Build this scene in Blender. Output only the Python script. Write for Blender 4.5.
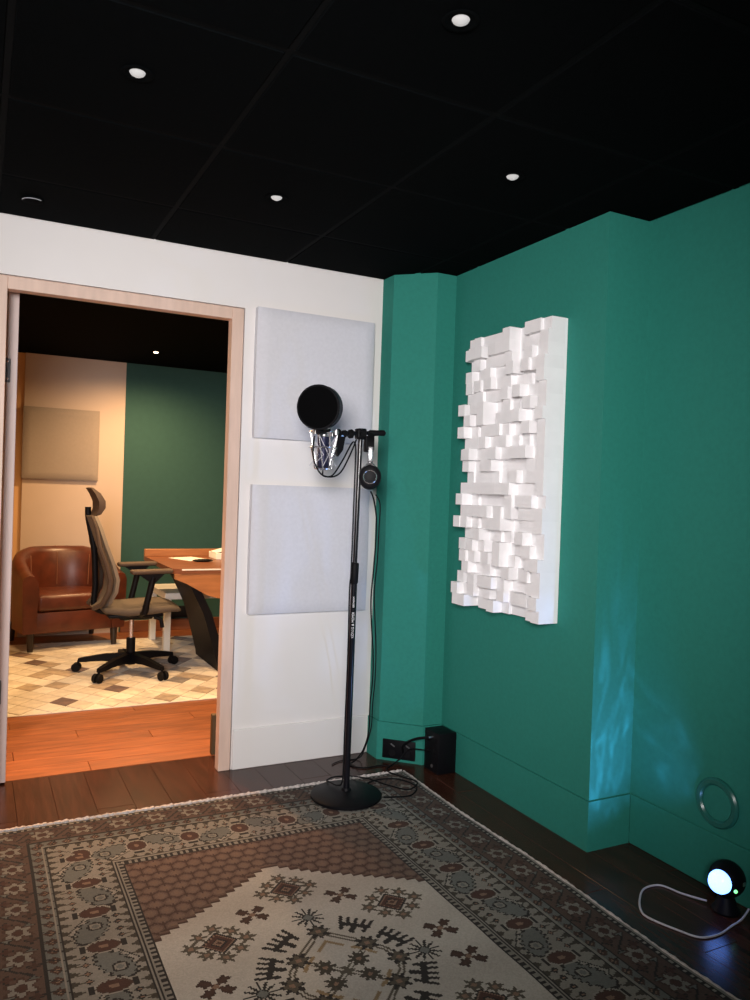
import bpy, bmesh, math, random
import numpy as np
from mathutils import Matrix, Vector, Euler

for o in list(bpy.data.objects): bpy.data.objects.remove(o)
S = bpy.context.scene
COL = S.collection
PI = math.pi
rnd = random.Random(7)

# ------------------------------------------------------------------ camera, world, key light, exposure
CAM_Z = 1.30
cam_d = bpy.data.cameras.new('camera'); cam = bpy.data.objects.new('camera', cam_d); COL.objects.link(cam)
cam_d.sensor_fit = 'VERTICAL'; cam_d.sensor_height = 36; cam_d.sensor_width = 27
cam_d.lens = 779.85 / 1000 * 36; cam_d.clip_start = 0.02
r = Vector((0.88957125, -0.45555951, 0.03359352)); u = Vector((-0.02569973, 0.02351262, 0.99939316)); b = Vector((-0.45607293, -0.88989476, 0.0092084))
M = Matrix((r, u, b)).transposed().to_4x4(); M.translation = (0, 0, CAM_Z)
cam.matrix_world = M
S.camera = cam
S.view_settings.view_transform = 'Standard'; S.view_settings.look = 'None'
S.view_settings.exposure = 0.0; S.view_settings.gamma = 1.0; S.view_settings.use_curve_mapping = False

w = bpy.data.worlds.new('world'); S.world = w; w.use_nodes = True
w.node_tree.nodes['Background'].inputs['Color'].default_value = (0.30, 0.34, 0.42, 1)
w.node_tree.nodes['Background'].inputs['Strength'].default_value = 0.0

def light(name, kind, loc, power, color=(1, 1, 1), **kw):
    d = bpy.data.lights.new(name, kind); d.energy = power; d.color = color
    for k, v in kw.items(): setattr(d, k, v)
    o = bpy.data.objects.new(name, d); COL.objects.link(o); o.location = loc
    return o
def aim(o, target):
    o.rotation_euler = (Vector(target) - Vector(o.location)).to_track_quat('-Z', 'Y').to_euler()

KEY = light('key_lamp', 'SPOT', (-0.45, -0.45, 1.66), 640, (1.0, 0.945, 0.93), spot_size=math.radians(78), spot_blend=1.0, shadow_soft_size=0.40)
aim(KEY, (1.20, 3.30, 1.42))
FILL = light('room_fill', 'POINT', (-0.9, -0.7, 2.0), 4, (0.85, 0.92, 1.0), shadow_soft_size=0.25)
WARM = (1.0, 0.60, 0.28)
for nm, loc, p in (('office_spot', (1.254, 6.366, 2.33), 165), ('office_spot', (1.12, 4.62, 2.33), 128), ('office_spot', (0.45, 5.35, 2.33), 45), ('office_spot', (1.95, 5.0, 2.33), 90), ('office_spot', (0.30, 4.60, 2.33), 75)):
    l = light(nm, 'SPOT', loc, p, WARM, spot_size=math.radians(168), spot_blend=1.0, shadow_soft_size=0.03)
    l.rotation_euler = (0, 0, 0)
DOOR_SPILL = light('added_door_spill', 'SPOT', (0.72, 4.70, 2.33), 270, (1.0, 0.46, 0.20), spot_size=math.radians(50), spot_blend=1.0, shadow_soft_size=0.03)  # added warm light for the spill on the doorway floor, no fixture there
aim(DOOR_SPILL, (0.58, 3.42, 0.0))

# ------------------------------------------------------------------ helpers
LOCS = {}
def props(o, label=None, cat=None, group=None, kind=None):
    if label: o['label'] = label
    if cat: o['category'] = cat
    if group: o['group'] = group
    if kind: o['kind'] = kind
    return o

def thing(name, label, cat, loc=(0, 0, 0), rotz=0.0, group=None):
    o = bpy.data.objects.new(name, None); o.empty_display_size = 0.05; COL.objects.link(o)
    o.location = loc; o.rotation_euler = (0, 0, rotz)
    LOCS[o.name] = Matrix.Translation(loc) @ Matrix.Rotation(rotz, 4, 'Z')
    return props(o, label, cat, group)

class MB:
    def __init__(s): s.bm = bmesh.new()
    def _xf(s, vs, mat): bmesh.ops.transform(s.bm, matrix=mat, verts=vs)
    def box(s, c, size, rot=None, bevel=0.0, seg=2):
        g = bmesh.ops.create_cube(s.bm, size=1.0)['verts']
        bmesh.ops.scale(s.bm, vec=size, verts=g)
        if bevel:
            es = list({e for v in g for e in v.link_edges})
            rr = bmesh.ops.bevel(s.bm, geom=es, offset=bevel, segments=seg, profile=0.5, affect='EDGES')
            g = list({v for f in rr['faces'] for v in f.verts} | {v for v in g if v.is_valid})
            # gather the whole island
            st = [g[0]]; seen = set(st)
            while st:
                v = st.pop()
                for e in v.link_edges:
                    q = e.other_vert(v)
                    if q not in seen: seen.add(q); st.append(q)
            g = list(seen)
        mt = Matrix.Translation(c)
        if rot is not None: mt = mt @ (rot.to_4x4() if not isinstance(rot, tuple) else Euler(rot).to_matrix().to_4x4())
        s._xf(g, mt); return s
    def bb(s, lo, hi, bevel=0.0, seg=2):
        lo = Vector(lo); hi = Vector(hi)
        return s.box((lo + hi) / 2, hi - lo, None, bevel, seg)
    def grid(s, rings, close_u=True, caps=True):
        """rings: list of rings (list of points); close_u closes each ring"""
        vr = [[s.bm.verts.new(p) for p in ring] for ring in rings]
        n = len(vr[0])
        for a, b_ in zip(vr[:-1], vr[1:]):
            for i in range(n if close_u else n - 1):
                j = (i + 1) % n
                try: s.bm.faces.new((a[i], a[j], b_[j], b_[i]))
                except ValueError: pass
        if caps and close_u:
            s.bm.faces.new(list(reversed(vr[0]))); s.bm.faces.new(vr[-1])
        return s
    def tube(s, pts, rad, n=8, closed=False, caps=True):
        pts = [Vector(p) for p in pts]; N = len(pts)
        rads = rad if isinstance(rad, (list, tuple)) else [rad] * N
        rings = []; prev = None
        for i, p in enumerate(pts):
            if closed: t = (pts[(i + 1) % N] - pts[i - 1])
            else: t = (pts[min(i + 1, N - 1)] - pts[max(i - 1, 0)])
            t.normalize()
            if prev is None:
                a = Vector((0, 0, 1)) if abs(t.z) < 0.9 else Vector((1, 0, 0))
                x = t.cross(a).normalized()
            else:
                x = (prev - t * prev.dot(t)).normalized()
            prev = x; y = t.cross(x)
            rings.append([p + (x * math.cos(2 * PI * k / n) + y * math.sin(2 * PI * k / n)) * rads[i] for k in range(n)])
        if closed: rings.append(rings[0])
        if closed:
            vr = [[s.bm.verts.new(q) for q in ring] for ring in rings[:-1]]
            for i in range(N):
                a, c = vr[i], vr[(i + 1) % N]
                for k in range(n):
                    j = (k + 1) % n
                    s.bm.faces.new((a[k], a[j], c[j], c[k]))
            return s
        return s.grid(rings, True, caps)
    def lathe(s, prof, n=32, mat=None):
        """prof: [(radius, z)] revolve about local Z"""
        rings = []
        for (rr, z) in prof:
            rr = max(rr, 1e-5)
            rings.append([Vector((rr * math.cos(2 * PI * k / n), rr * math.sin(2 * PI * k / n), z)) for k in range(n)])
        if mat is not None: rings = [[mat @ p for p in ring] for ring in rings]
        return s.grid(rings, True, True)
    def prism(s, poly, z0, z1, mat=None):
        a = [Vector((x, y, z0)) for x, y in poly]; c = [Vector((x, y, z1)) for x, y in poly]
        if mat is not None: a = [mat @ p for p in a]; c = [mat @ p for p in c]
        return s.grid([a, c])
    def sphere(s, c, rad, scale=(1, 1, 1), nu=20, nv=12):
        g = bmesh.ops.create_uvsphere(s.bm, u_segments=nu, v_segments=nv, radius=rad)['verts']
        s._xf(g, Matrix.Translation(c) @ Matrix.Diagonal((*scale, 1))); return s
    def build(s, name, mat, parent=None, world=False, smooth=False, sharp=40, kind=None, label=None):
        bmesh.ops.recalc_face_normals(s.bm, faces=s.bm.faces)
        if world and parent is not None and parent.name in LOCS:
            bmesh.ops.transform(s.bm, matrix=LOCS[parent.name].inverted(), verts=s.bm.verts)
        me = bpy.data.meshes.new(name); s.bm.to_mesh(me); s.bm.free()
        if smooth:
            me.polygons.foreach_set('use_smooth', [True] * len(me.polygons))
            try: me.set_sharp_from_angle(angle=math.radians(sharp))
            except Exception: pass
        me.materials.append(mat)
        o = bpy.data.objects.new(name, me); COL.objects.link(o)
        if parent is not None: o.parent = parent
        if kind: o['kind'] = kind
        if label: o['label'] = label
        return o

def rotz(a): return Matrix.Rotation(a, 4, 'Z')
def axis_mat(origin, direction, up=(0, 0, 1)):
    """local Z -> direction"""
    z = Vector(direction).normalized(); a = Vector(up)
    if abs(z.dot(a)) > 0.99: a = Vector((0, 1, 0))
    x = a.cross(z).normalized(); y = z.cross(x)
    m = Matrix((x, y, z)).transposed().to_4x4(); m.translation = origin
    return m
def smooth_path(pts, k=6):
    pts = [Vector(p) for p in pts]; out = []
    P = [pts[0]] + pts + [pts[-1]]
    for i in range(1, len(P) - 2):
        p0, p1, p2, p3 = P[i - 1], P[i], P[i + 1], P[i + 2]
        for j in range(k):
            t = j / k
            out.append(0.5 * ((2 * p1) + (-p0 + p2) * t + (2 * p0 - 5 * p1 + 4 * p2 - p3) * t * t + (-p0 + 3 * p1 - 3 * p2 + p3) * t ** 3))
    out.append(pts[-1]); return out

def mat(name, col, rough=0.6, var=0.12, scale=30, bump=0.0, bscale=200, metal=0.0, spec=0.5, stretch=(1, 1, 1), rand=0.0, emit=None, estr=0.0, coat=0.0, sheen=0.0, detail=3):
    m = bpy.data.materials.new(name); m.use_nodes = True
    nt = m.node_tree; N = nt.nodes; L = nt.links; bs = N['Principled BSDF']
    bs.inputs['Roughness'].default_value = rough; bs.inputs['Metallic'].default_value = metal
    bs.inputs['Specular IOR Level'].default_value = spec
    if coat: bs.inputs['Coat Weight'].default_value = coat; bs.inputs['Coat Roughness'].default_value = 0.15
    if sheen: bs.inputs['Sheen Weight'].default_value = sheen
    tc = N.new('ShaderNodeTexCoord'); mp = N.new('ShaderNodeMapping'); mp.inputs['Scale'].default_value = stretch
    L.new(tc.outputs['Object'], mp.inputs['Vector'])
    nz = N.new('ShaderNodeTexNoise'); nz.inputs['Scale'].default_value = scale; nz.inputs['Detail'].default_value = detail
    L.new(mp.outputs['Vector'], nz.inputs['Vector'])
    rp = N.new('ShaderNodeValToRGB')
    lo = tuple(c * (1 - var) for c in col) + (1,); hi = tuple(min(1, c * (1 + var)) for c in col) + (1,)
    rp.color_ramp.elements[0].position = 0.3; rp.color_ramp.elements[1].position = 0.7
    rp.color_ramp.elements[0].color = lo; rp.color_ramp.elements[1].color = hi
    L.new(nz.outputs['Fac'], rp.inputs['Fac'])
    out = rp.outputs['Color']
    if rand:
        oi = N.new('ShaderNodeObjectInfo'); mr = N.new('ShaderNodeMapRange')
        mr.inputs['To Min'].default_value = 1 - rand; mr.inputs['To Max'].default_value = 1 + rand
        L.new(oi.outputs['Random'], mr.inputs['Value'])
        mx = N.new('ShaderNodeVectorMath'); mx.operation = 'SCALE'
        L.new(out, mx.inputs[0]); L.new(mr.outputs['Result'], mx.inputs['Scale']); out = mx.outputs['Vector']
        # shift the grain from piece to piece
        ad = N.new('ShaderNodeVectorMath'); ad.operation = 'ADD'
        sc = N.new('ShaderNodeVectorMath'); sc.operation = 'SCALE'; sc.inputs['Scale'].default_value = 37.0
        cb = N.new('ShaderNodeCombineXYZ'); L.new(oi.outputs['Random'], cb.inputs[0]); L.new(oi.outputs['Random'], cb.inputs[1])
        L.new(cb.outputs[0], sc.inputs[0]); L.new(tc.outputs['Object'], ad.inputs[0]); L.new(sc.outputs['Vector'], ad.inputs[1])
        L.new(ad.outputs['Vector'], mp.inputs['Vector'])
    L.new(out, bs.inputs['Base Color'])
    if bump:
        b2 = N.new('ShaderNodeTexNoise'); b2.inputs['Scale'].default_value = bscale; b2.inputs['Detail'].default_value = 2
        L.new(tc.outputs['Object'], b2.inputs['Vector'])
        bp = N.new('ShaderNodeBump'); bp.inputs['Strength'].default_value = bump; bp.inputs['Distance'].default_value = 0.002
        L.new(b2.outputs['Fac'], bp.inputs['Height']); L.new(bp.outputs['Normal'], bs.inputs['Normal'])
    if emit:
        bs.inputs['Emission Color'].default_value = (*emit, 1); bs.inputs['Emission Strength'].default_value = estr
    return m

M_WHITE = mat('white_wall_paint', (0.80, 0.765, 0.745), 0.75, 0.015, 3, 0.05, 300)
M_GREEN = mat('teal_green_wall_paint', (0.026, 0.220, 0.175), 0.75, 0.05, 60, 0.12, 350, spec=0.2)
M_RING = mat('teal_gloss_ring', (0.020, 0.15, 0.125), 0.28, 0.05, 40)
M_GREEN_O = mat('dark_green_office_paint', (0.030, 0.086, 0.078), 0.8, 0.04, 20, spec=0.2)
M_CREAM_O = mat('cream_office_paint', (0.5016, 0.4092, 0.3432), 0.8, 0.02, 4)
M_ORANGELIT_O = mat('orange_lit_office_wall', (0.6072, 0.3696, 0.1782), 0.8, 0.02, 4)  # orange lamplight on the far wall strip is put into this colour
M_BLACK_C = mat('black_ceiling_tile', (0.0020, 0.0026, 0.0030), 0.95, 0.2, 80, spec=0.03)
M_BAR = mat('black_ceiling_grid', (0.0030, 0.0036, 0.0040), 0.8, 0.1, 80, spec=0.05)
M_DARKFLOOR = mat('dark_stained_oak', (0.046, 0.015, 0.009), 0.25, 0.35, 9, 0.05, 120, stretch=(6, 0.6, 6), rand=0.12, spec=0.27)
M_SUB = mat('subfloor', (0.012, 0.008, 0.006), 0.8)
M_OAK = mat('red_oak_board', (0.264, 0.0845, 0.0277), 0.38, 0.28, 7, 0.04, 120, stretch=(0.8, 6, 6), rand=0.14)
M_FRAME = mat('pale_pine_frame', (0.72, 0.52, 0.42), 0.55, 0.08, 8, stretch=(4, 4, 0.5))
M_DOOR = mat('pale_door_edge', (0.60, 0.50, 0.47), 0.6, 0.06, 8, stretch=(4, 4, 0.5))
M_STEEL = mat('brushed_steel', (0.55, 0.55, 0.57), 0.35, 0.05, 40, metal=1.0)
M_DKSTEEL = mat('dull_hinge_steel', (0.10, 0.10, 0.11), 0.5, 0.1, 40)
M_FABRIC = mat('grey_panel_fabric', (0.67, 0.665, 0.71), 0.95, 0.03, 60, 0.25, 700, sheen=0.2)
M_FABRIC_O = mat('taupe_panel_fabric', (0.2772, 0.2376, 0.2046), 0.95, 0.03, 60, 0.25, 700)
M_BLOCK = mat('white_painted_block', (0.90, 0.89, 0.90), 0.7, 0.02, 20, rand=0.02)
M_BLK = mat('black_powder_coat', (0.0045, 0.0045, 0.006), 0.5, 0.1, 50, spec=0.12)
M_BLKS = mat('black_satin_metal', (0.006, 0.006, 0.009), 0.22, 0.1, 50)
M_RUB = mat('black_rubber', (0.005, 0.005, 0.006), 0.6, 0.1, 60, spec=0.12)
M_SLATE = mat('slate_blue_band', (0.022, 0.022, 0.040), 0.6, 0.1, 60)
M_CHROME = mat('chrome_wire', (0.85, 0.85, 0.88), 0.22, 0.02, 40, metal=0.9)
M_MIC = mat('dark_blue_mic_body', (0.020, 0.022, 0.055), 0.35, 0.1, 60, metal=0.5)
M_MESH = mat('black_nylon_mesh', (0.0022, 0.0022, 0.0025), 0.95, 0.2, 400, 0.2, 900, spec=0.04)
M_PRINT = mat('white_print', (0.8, 0.8, 0.8), 0.6, 0.01)
M_LENS = mat('downlight_lens', (0.25, 0.25, 0.25), 0.3, 0.01, emit=(1.0, 0.97, 0.95), estr=0.42)
M_LENSW = mat('warm_downlight_lens', (0.9, 0.8, 0.7), 0.3, 0.01, emit=(1.0, 0.75, 0.5), estr=9.0)
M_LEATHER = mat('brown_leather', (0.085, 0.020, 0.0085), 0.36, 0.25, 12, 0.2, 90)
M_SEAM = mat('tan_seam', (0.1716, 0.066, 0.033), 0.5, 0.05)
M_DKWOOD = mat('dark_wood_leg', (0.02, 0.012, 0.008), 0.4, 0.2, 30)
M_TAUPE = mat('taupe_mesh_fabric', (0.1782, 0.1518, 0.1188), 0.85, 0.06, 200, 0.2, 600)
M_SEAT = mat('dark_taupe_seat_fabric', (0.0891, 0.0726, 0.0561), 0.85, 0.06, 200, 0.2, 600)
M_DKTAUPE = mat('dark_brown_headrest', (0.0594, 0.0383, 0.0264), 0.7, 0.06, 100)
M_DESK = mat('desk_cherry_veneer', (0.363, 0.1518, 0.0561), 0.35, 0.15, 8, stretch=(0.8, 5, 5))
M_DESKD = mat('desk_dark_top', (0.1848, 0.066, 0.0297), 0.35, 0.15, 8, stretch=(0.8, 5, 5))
M_LACQ = mat('white_lacquer', (0.72, 0.72, 0.68), 0.4, 0.02)
M_PAPER = mat('white_paper', (0.85, 0.84, 0.8), 0.8, 0.02)
M_CORDW = mat('white_cable', (0.62, 0.60, 0.66), 0.45, 0.02)
M_CREAMCORD = mat('cream_rug_binding', (0.52, 0.47, 0.45), 0.95, 0.2, 150, 0.4, 400)
M_LAMP = mat('projector_lens', (0.9, 0.95, 1.0), 0.2, 0.01, emit=(0.12, 0.29, 1.0), estr=5.5)
M_LED = mat('green_led', (0.2, 0.9, 0.3), 0.3, 0.01, emit=(0.25, 1.0, 0.35), estr=1.6)
M_OLIVE = mat('olive_skirting_end', (0.075, 0.045, 0.015), 0.7, 0.1)

# ------------------------------------------------------------------ structure
YW, XD, XF, YE, HC = 3.48, 2.053, 2.26, 2.186, 2.365
AX, AY = 1.790, 3.368          # chamfer start
BX, BY = 1.947, 3.215          # chamfer end
def struct(name, mb, m, label=None, **kw):
    o = mb.build(name, m, **kw); o['kind'] = 'structure'
    if label: o['label'] = label
    return o
_cache = {}
def piece(name, size, m, loc, parent, bevel=0.003, rot=0.0):
    key = (name, tuple(round(v, 4) for v in size), m.name)
    if key not in _cache:
        o = MB().box((0, 0, 0), size, None, bevel, 1).build(name, m, parent); _cache[key] = o.data
    else:
        o = bpy.data.objects.new(name, _cache[key]); COL.objects.link(o); o.parent = parent
    o.location = loc; o.rotation_euler = (0, 0, rot)
    return o

# main floor
floor = struct('floor', MB().bb((-1.8, -1.6, -0.12), (XF + 0.1, 3.70, -0.012)), M_SUB, 'dark stained wooden plank floor of the studio')
PW = 0.145
nx = int((XF + 0.55) / PW)
for i in range(nx + 1):
    x0 = -0.55 + i * PW; x1 = min(x0 + PW - 0.001, XF + 0.02)
    y = 3.695 - (0.0 if i % 3 == 0 else 0.45 if i % 3 == 1 else 0.85)
    cuts = [3.695] + ([y] if y < 3.6 else [])
    while cuts[-1] > 0.9: cuts.append(cuts[-1] - 1.30)
    for a, c in zip(cuts[:-1], cuts[1:]):
        if x0 > 0.15 and x1 < 1.70 and a < 3.05: continue      # wholly under the rug
        piece('plank', (x1 - x0, a - c - 0.002, 0.012), M_DARKFLOOR, ((x0 + x1) / 2, (a + c) / 2, -0.006), floor, 0.0006)
struct('floor_rear', MB().bb((-1.8, -1.6, -0.0125), (-0.552, 3.695, -0.001)).bb((-0.552, -1.6, -0.0125), (XF + 0.05, -0.39, -0.001)), M_DARKFLOOR, 'dark wooden floor behind the viewer')

# office floor, boards along X
floor2 = struct('floor_office', MB().bb((-1.2, 3.70, -0.12), (3.4, 8.2, -0.012)), M_SUB, 'warm red oak board floor of the office')
k = 0; y = 3.702
while y < 7.3:
    hgt = 0.127
    off = [0.0, 0.62, 0.31, 0.9][k % 4]
    x = -0.75 - off
    while x < 2.7:
        piece('board', (1.25 - 0.002, hgt - 0.002, 0.012), M_OAK, (x + 0.625, y + hgt / 2, -0.006), floor2, 0.001)
        x += 1.25
    y += hgt; k += 1

# ceiling
ceil = struct('ceiling', MB().bb((-1.8, -1.6, HC + 0.012), (XF + 0.1, 3.56, HC + 0.1)), M_BLACK_C, 'black suspended tile ceiling of the studio')
MOD = 0.61; JX, JY = 0.655, 3.03
for ix in range(-4, 3):
    for iy in range(-8, 1):
        x0 = JX + ix * MOD; y0 = JY + iy * MOD
        x1 = min(x0 + MOD, XF); y1 = min(y0 + MOD, YW)
        piece('ceiling_tile', (x1 - x0 - 0.018, y1 - y0 - 0.018, 0.012), M_BLACK_C, ((x0 + x1) / 2, (y0 + y1) / 2, HC + 0.006), ceil, 0.003)
for ix in range(-4, 4):
    x = JX + ix * MOD
    if x < XF: piece('grid_bar', (0.018, 5.1, 0.008), M_BAR, (x, 0.93, HC + 0.007), ceil, 0.001)
for iy in range(-8, 1):
    piece('grid_bar', (4.06, 0.018, 0.008), M_BAR, (0.23, JY + iy * MOD, HC + 0.0065), ceil, 0.001)
struct('ceiling_office', MB().bb((-1.2, 3.56, HC), (3.4, 8.2, HC + 0.1)), M_BLACK_C, 'black ceiling of the office beyond the doorway')

# white wall with the door opening
OX0, OX1, OZ = 0.030, 1.081, 2.128
wb = MB(); wb.bb((-1.8, YW, 0), (OX0, 3.56, HC + 0.05)); wb.bb((OX1, YW, 0), (XF + 0.1, 3.56, HC + 0.05)); wb.bb((OX0, YW, OZ), (OX1, 3.56, HC + 0.05))
struct('wall_back', wb, M_WHITE, 'white painted wall around the doorway')
wo = MB(); wo.bb((-1.2, 3.562, 0), (-0.02, 3.70, HC)); wo.bb((1.10, 3.562, 0), (3.4, 3.70, HC)); wo.bb((-0.02, 3.562, 2.16), (1.10, 3.70, HC))
struct('wall_front_office', wo, M_CREAM_O, 'office side of the doorway wall')
struct('wall_corner', MB().prism([(AX, YW), (AX, AY), (BX, BY), (XD + 0.02, BY), (XD + 0.02, YW)], 0, HC + 0.05), M_GREEN, 'chamfered green boxed corner between white and green walls')
struct('wall_right', MB().bb((XD, YE, 0), (XF + 0.1, BY + 0.2, HC + 0.05)), M_GREEN, 'green wall section that stands forward and carries the diffuser')
struct('wall_right_recess', MB().bb((XF, -1.6, 0), (XF + 0.1, YE + 0.01, HC + 0.05)), M_GREEN, 'recessed green wall at the right edge')
struct('wall_left', MB().bb((-1.9, -1.6, 0), (-1.8, 3.56, HC + 0.05)), M_GREEN, 'green wall left of the viewer')
struct('wall_rear', MB().bb((-1.9, -1.7, 0), (XF + 0.1, -1.6, HC + 0.05)), M_GREEN, 'green wall behind the viewer')

# baseboards (painted like the walls)
SK, SH = 0.012, 0.185
struct('baseboard_back', MB().bb((1.085, YW - SK, 0), (AX - 0.001, YW, SH), 0.003, 1), M_WHITE, 'white skirting board under the grey panels')
struct('baseboard_back_left', MB().bb((-1.8, YW - SK, 0), (0.022, YW, SH), 0.003, 1), M_WHITE, 'white skirting board left of the doorway')
q = SK * 0.4142
struct('baseboard_corner', MB().prism([(AX, YW - SK), (AX - 0.0, YW - SK), (AX - SK, YW - SK), (AX - SK, AY - q), (BX - q, BY - SK), (XD - SK, BY - SK), (XD - SK, BY), (BX, BY), (AX, AY)], 0, SH), M_GREEN, 'green skirting wrapped round the chamfered corner')
struct('baseboard_right', MB().prism([(XD, BY - SK), (XD - SK, BY - SK), (XD - SK, YE - SK), (XF - SK, YE - SK), (XF - SK, YE), (XD, YE)], 0, SH), M_GREEN, 'green skirting below the diffuser wall')
struct('baseboard_right_recess', MB().bb((XF - SK, -1.6, 0), (XF, YE - SK, SH), 0.003, 1), M_GREEN, 'green skirting along the recessed wall')

# door frame and open door leaf
fr = MB()
fr.bb((1.020, 3.474, 0), (1.075, 3.530, 2.122), 0.002, 1); fr.bb((0.036, 3.474, 0), (0.094, 3.530, 2.122), 0.002, 1)
fr.bb((0.094, 3.4745, 2.070), (1.020, 3.530, 2.1215), 0.002, 1)
fr.bb((1.075, 3.50, 0), (1.081, 3.555, 2.128)); fr.bb((0.030, 3.50, 0), (0.036, 3.555, 2.128)); fr.bb((0.030, 3.50, 2.122), (1.081, 3.555, 2.128))
trim = struct('trim_1', fr, M_FRAME, 'pale pine door frame around the opening')
struct('trim_2', MB().bb((1.052, 3.703, 0), (1.10, 3.735, 0.195), 0.003, 1), M_OLIVE, 'olive skirting end just inside the office doorway')
door = MB().bb((0.104, 3.66, 0.008), (0.146, 4.52, 2.115), 0.002, 1).build('door_1', M_DOOR)
props(door, 'pale door leaf standing open into the office', 'door', kind='structure')
for z in (1.765, 0.40):
    h = MB(); h.bb((0.095, 3.644, z - 0.05), (0.118, 3.6595, z + 0.05), 0.002, 1); h.tube([(0.100, 3.645, z - 0.052), (0.100, 3.645, z + 0.052)], 0.006, 10)
    hg = h.build('hinge', M_DKSTEEL, door, smooth=True)
    for dz in (-0.036, 0.036):
        MB().sphere((0.1075, 3.639, z + dz), 0.005, nu=10, nv=6).build('screw', M_CHROME, hg, smooth=True)

# office shell
YO = 7.10
struct('wall_far', MB().bb((0.342, YO, 0), (1.150, YO + 0.25, HC)), M_CREAM_O, 'cream wall behind the leather armchair')
struct('wall_far_green', MB().bb((1.150, YO - 0.004, 0), (3.4, YO + 0.25, HC)), M_GREEN_O, 'dark green wall at the far end of the office')
struct('wall_far_recess', MB().bb((-1.2, YO + 0.02, 0), (0.342, YO + 0.12, HC)), M_ORANGELIT_O, 'strip of wall left of the cream wall, coloured as if lit orange')
struct('wall_left_office', MB().bb((-1.3, 3.56, 0), (-1.2, 8.2, HC)), M_CREAM_O, 'left side wall of the office')
struct('wall_right_office', MB().bb((3.4, 3.56, 0), (3.5, 8.2, HC)), M_GREEN_O, 'right side wall of the office')
struct('baseboard_far', MB().bb((1.16, YO - 0.020, 0), (3.4, YO - 0.004, 0.10), 0.003, 1), M_DESKD, 'red brown skirting under the far green wall')

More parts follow.
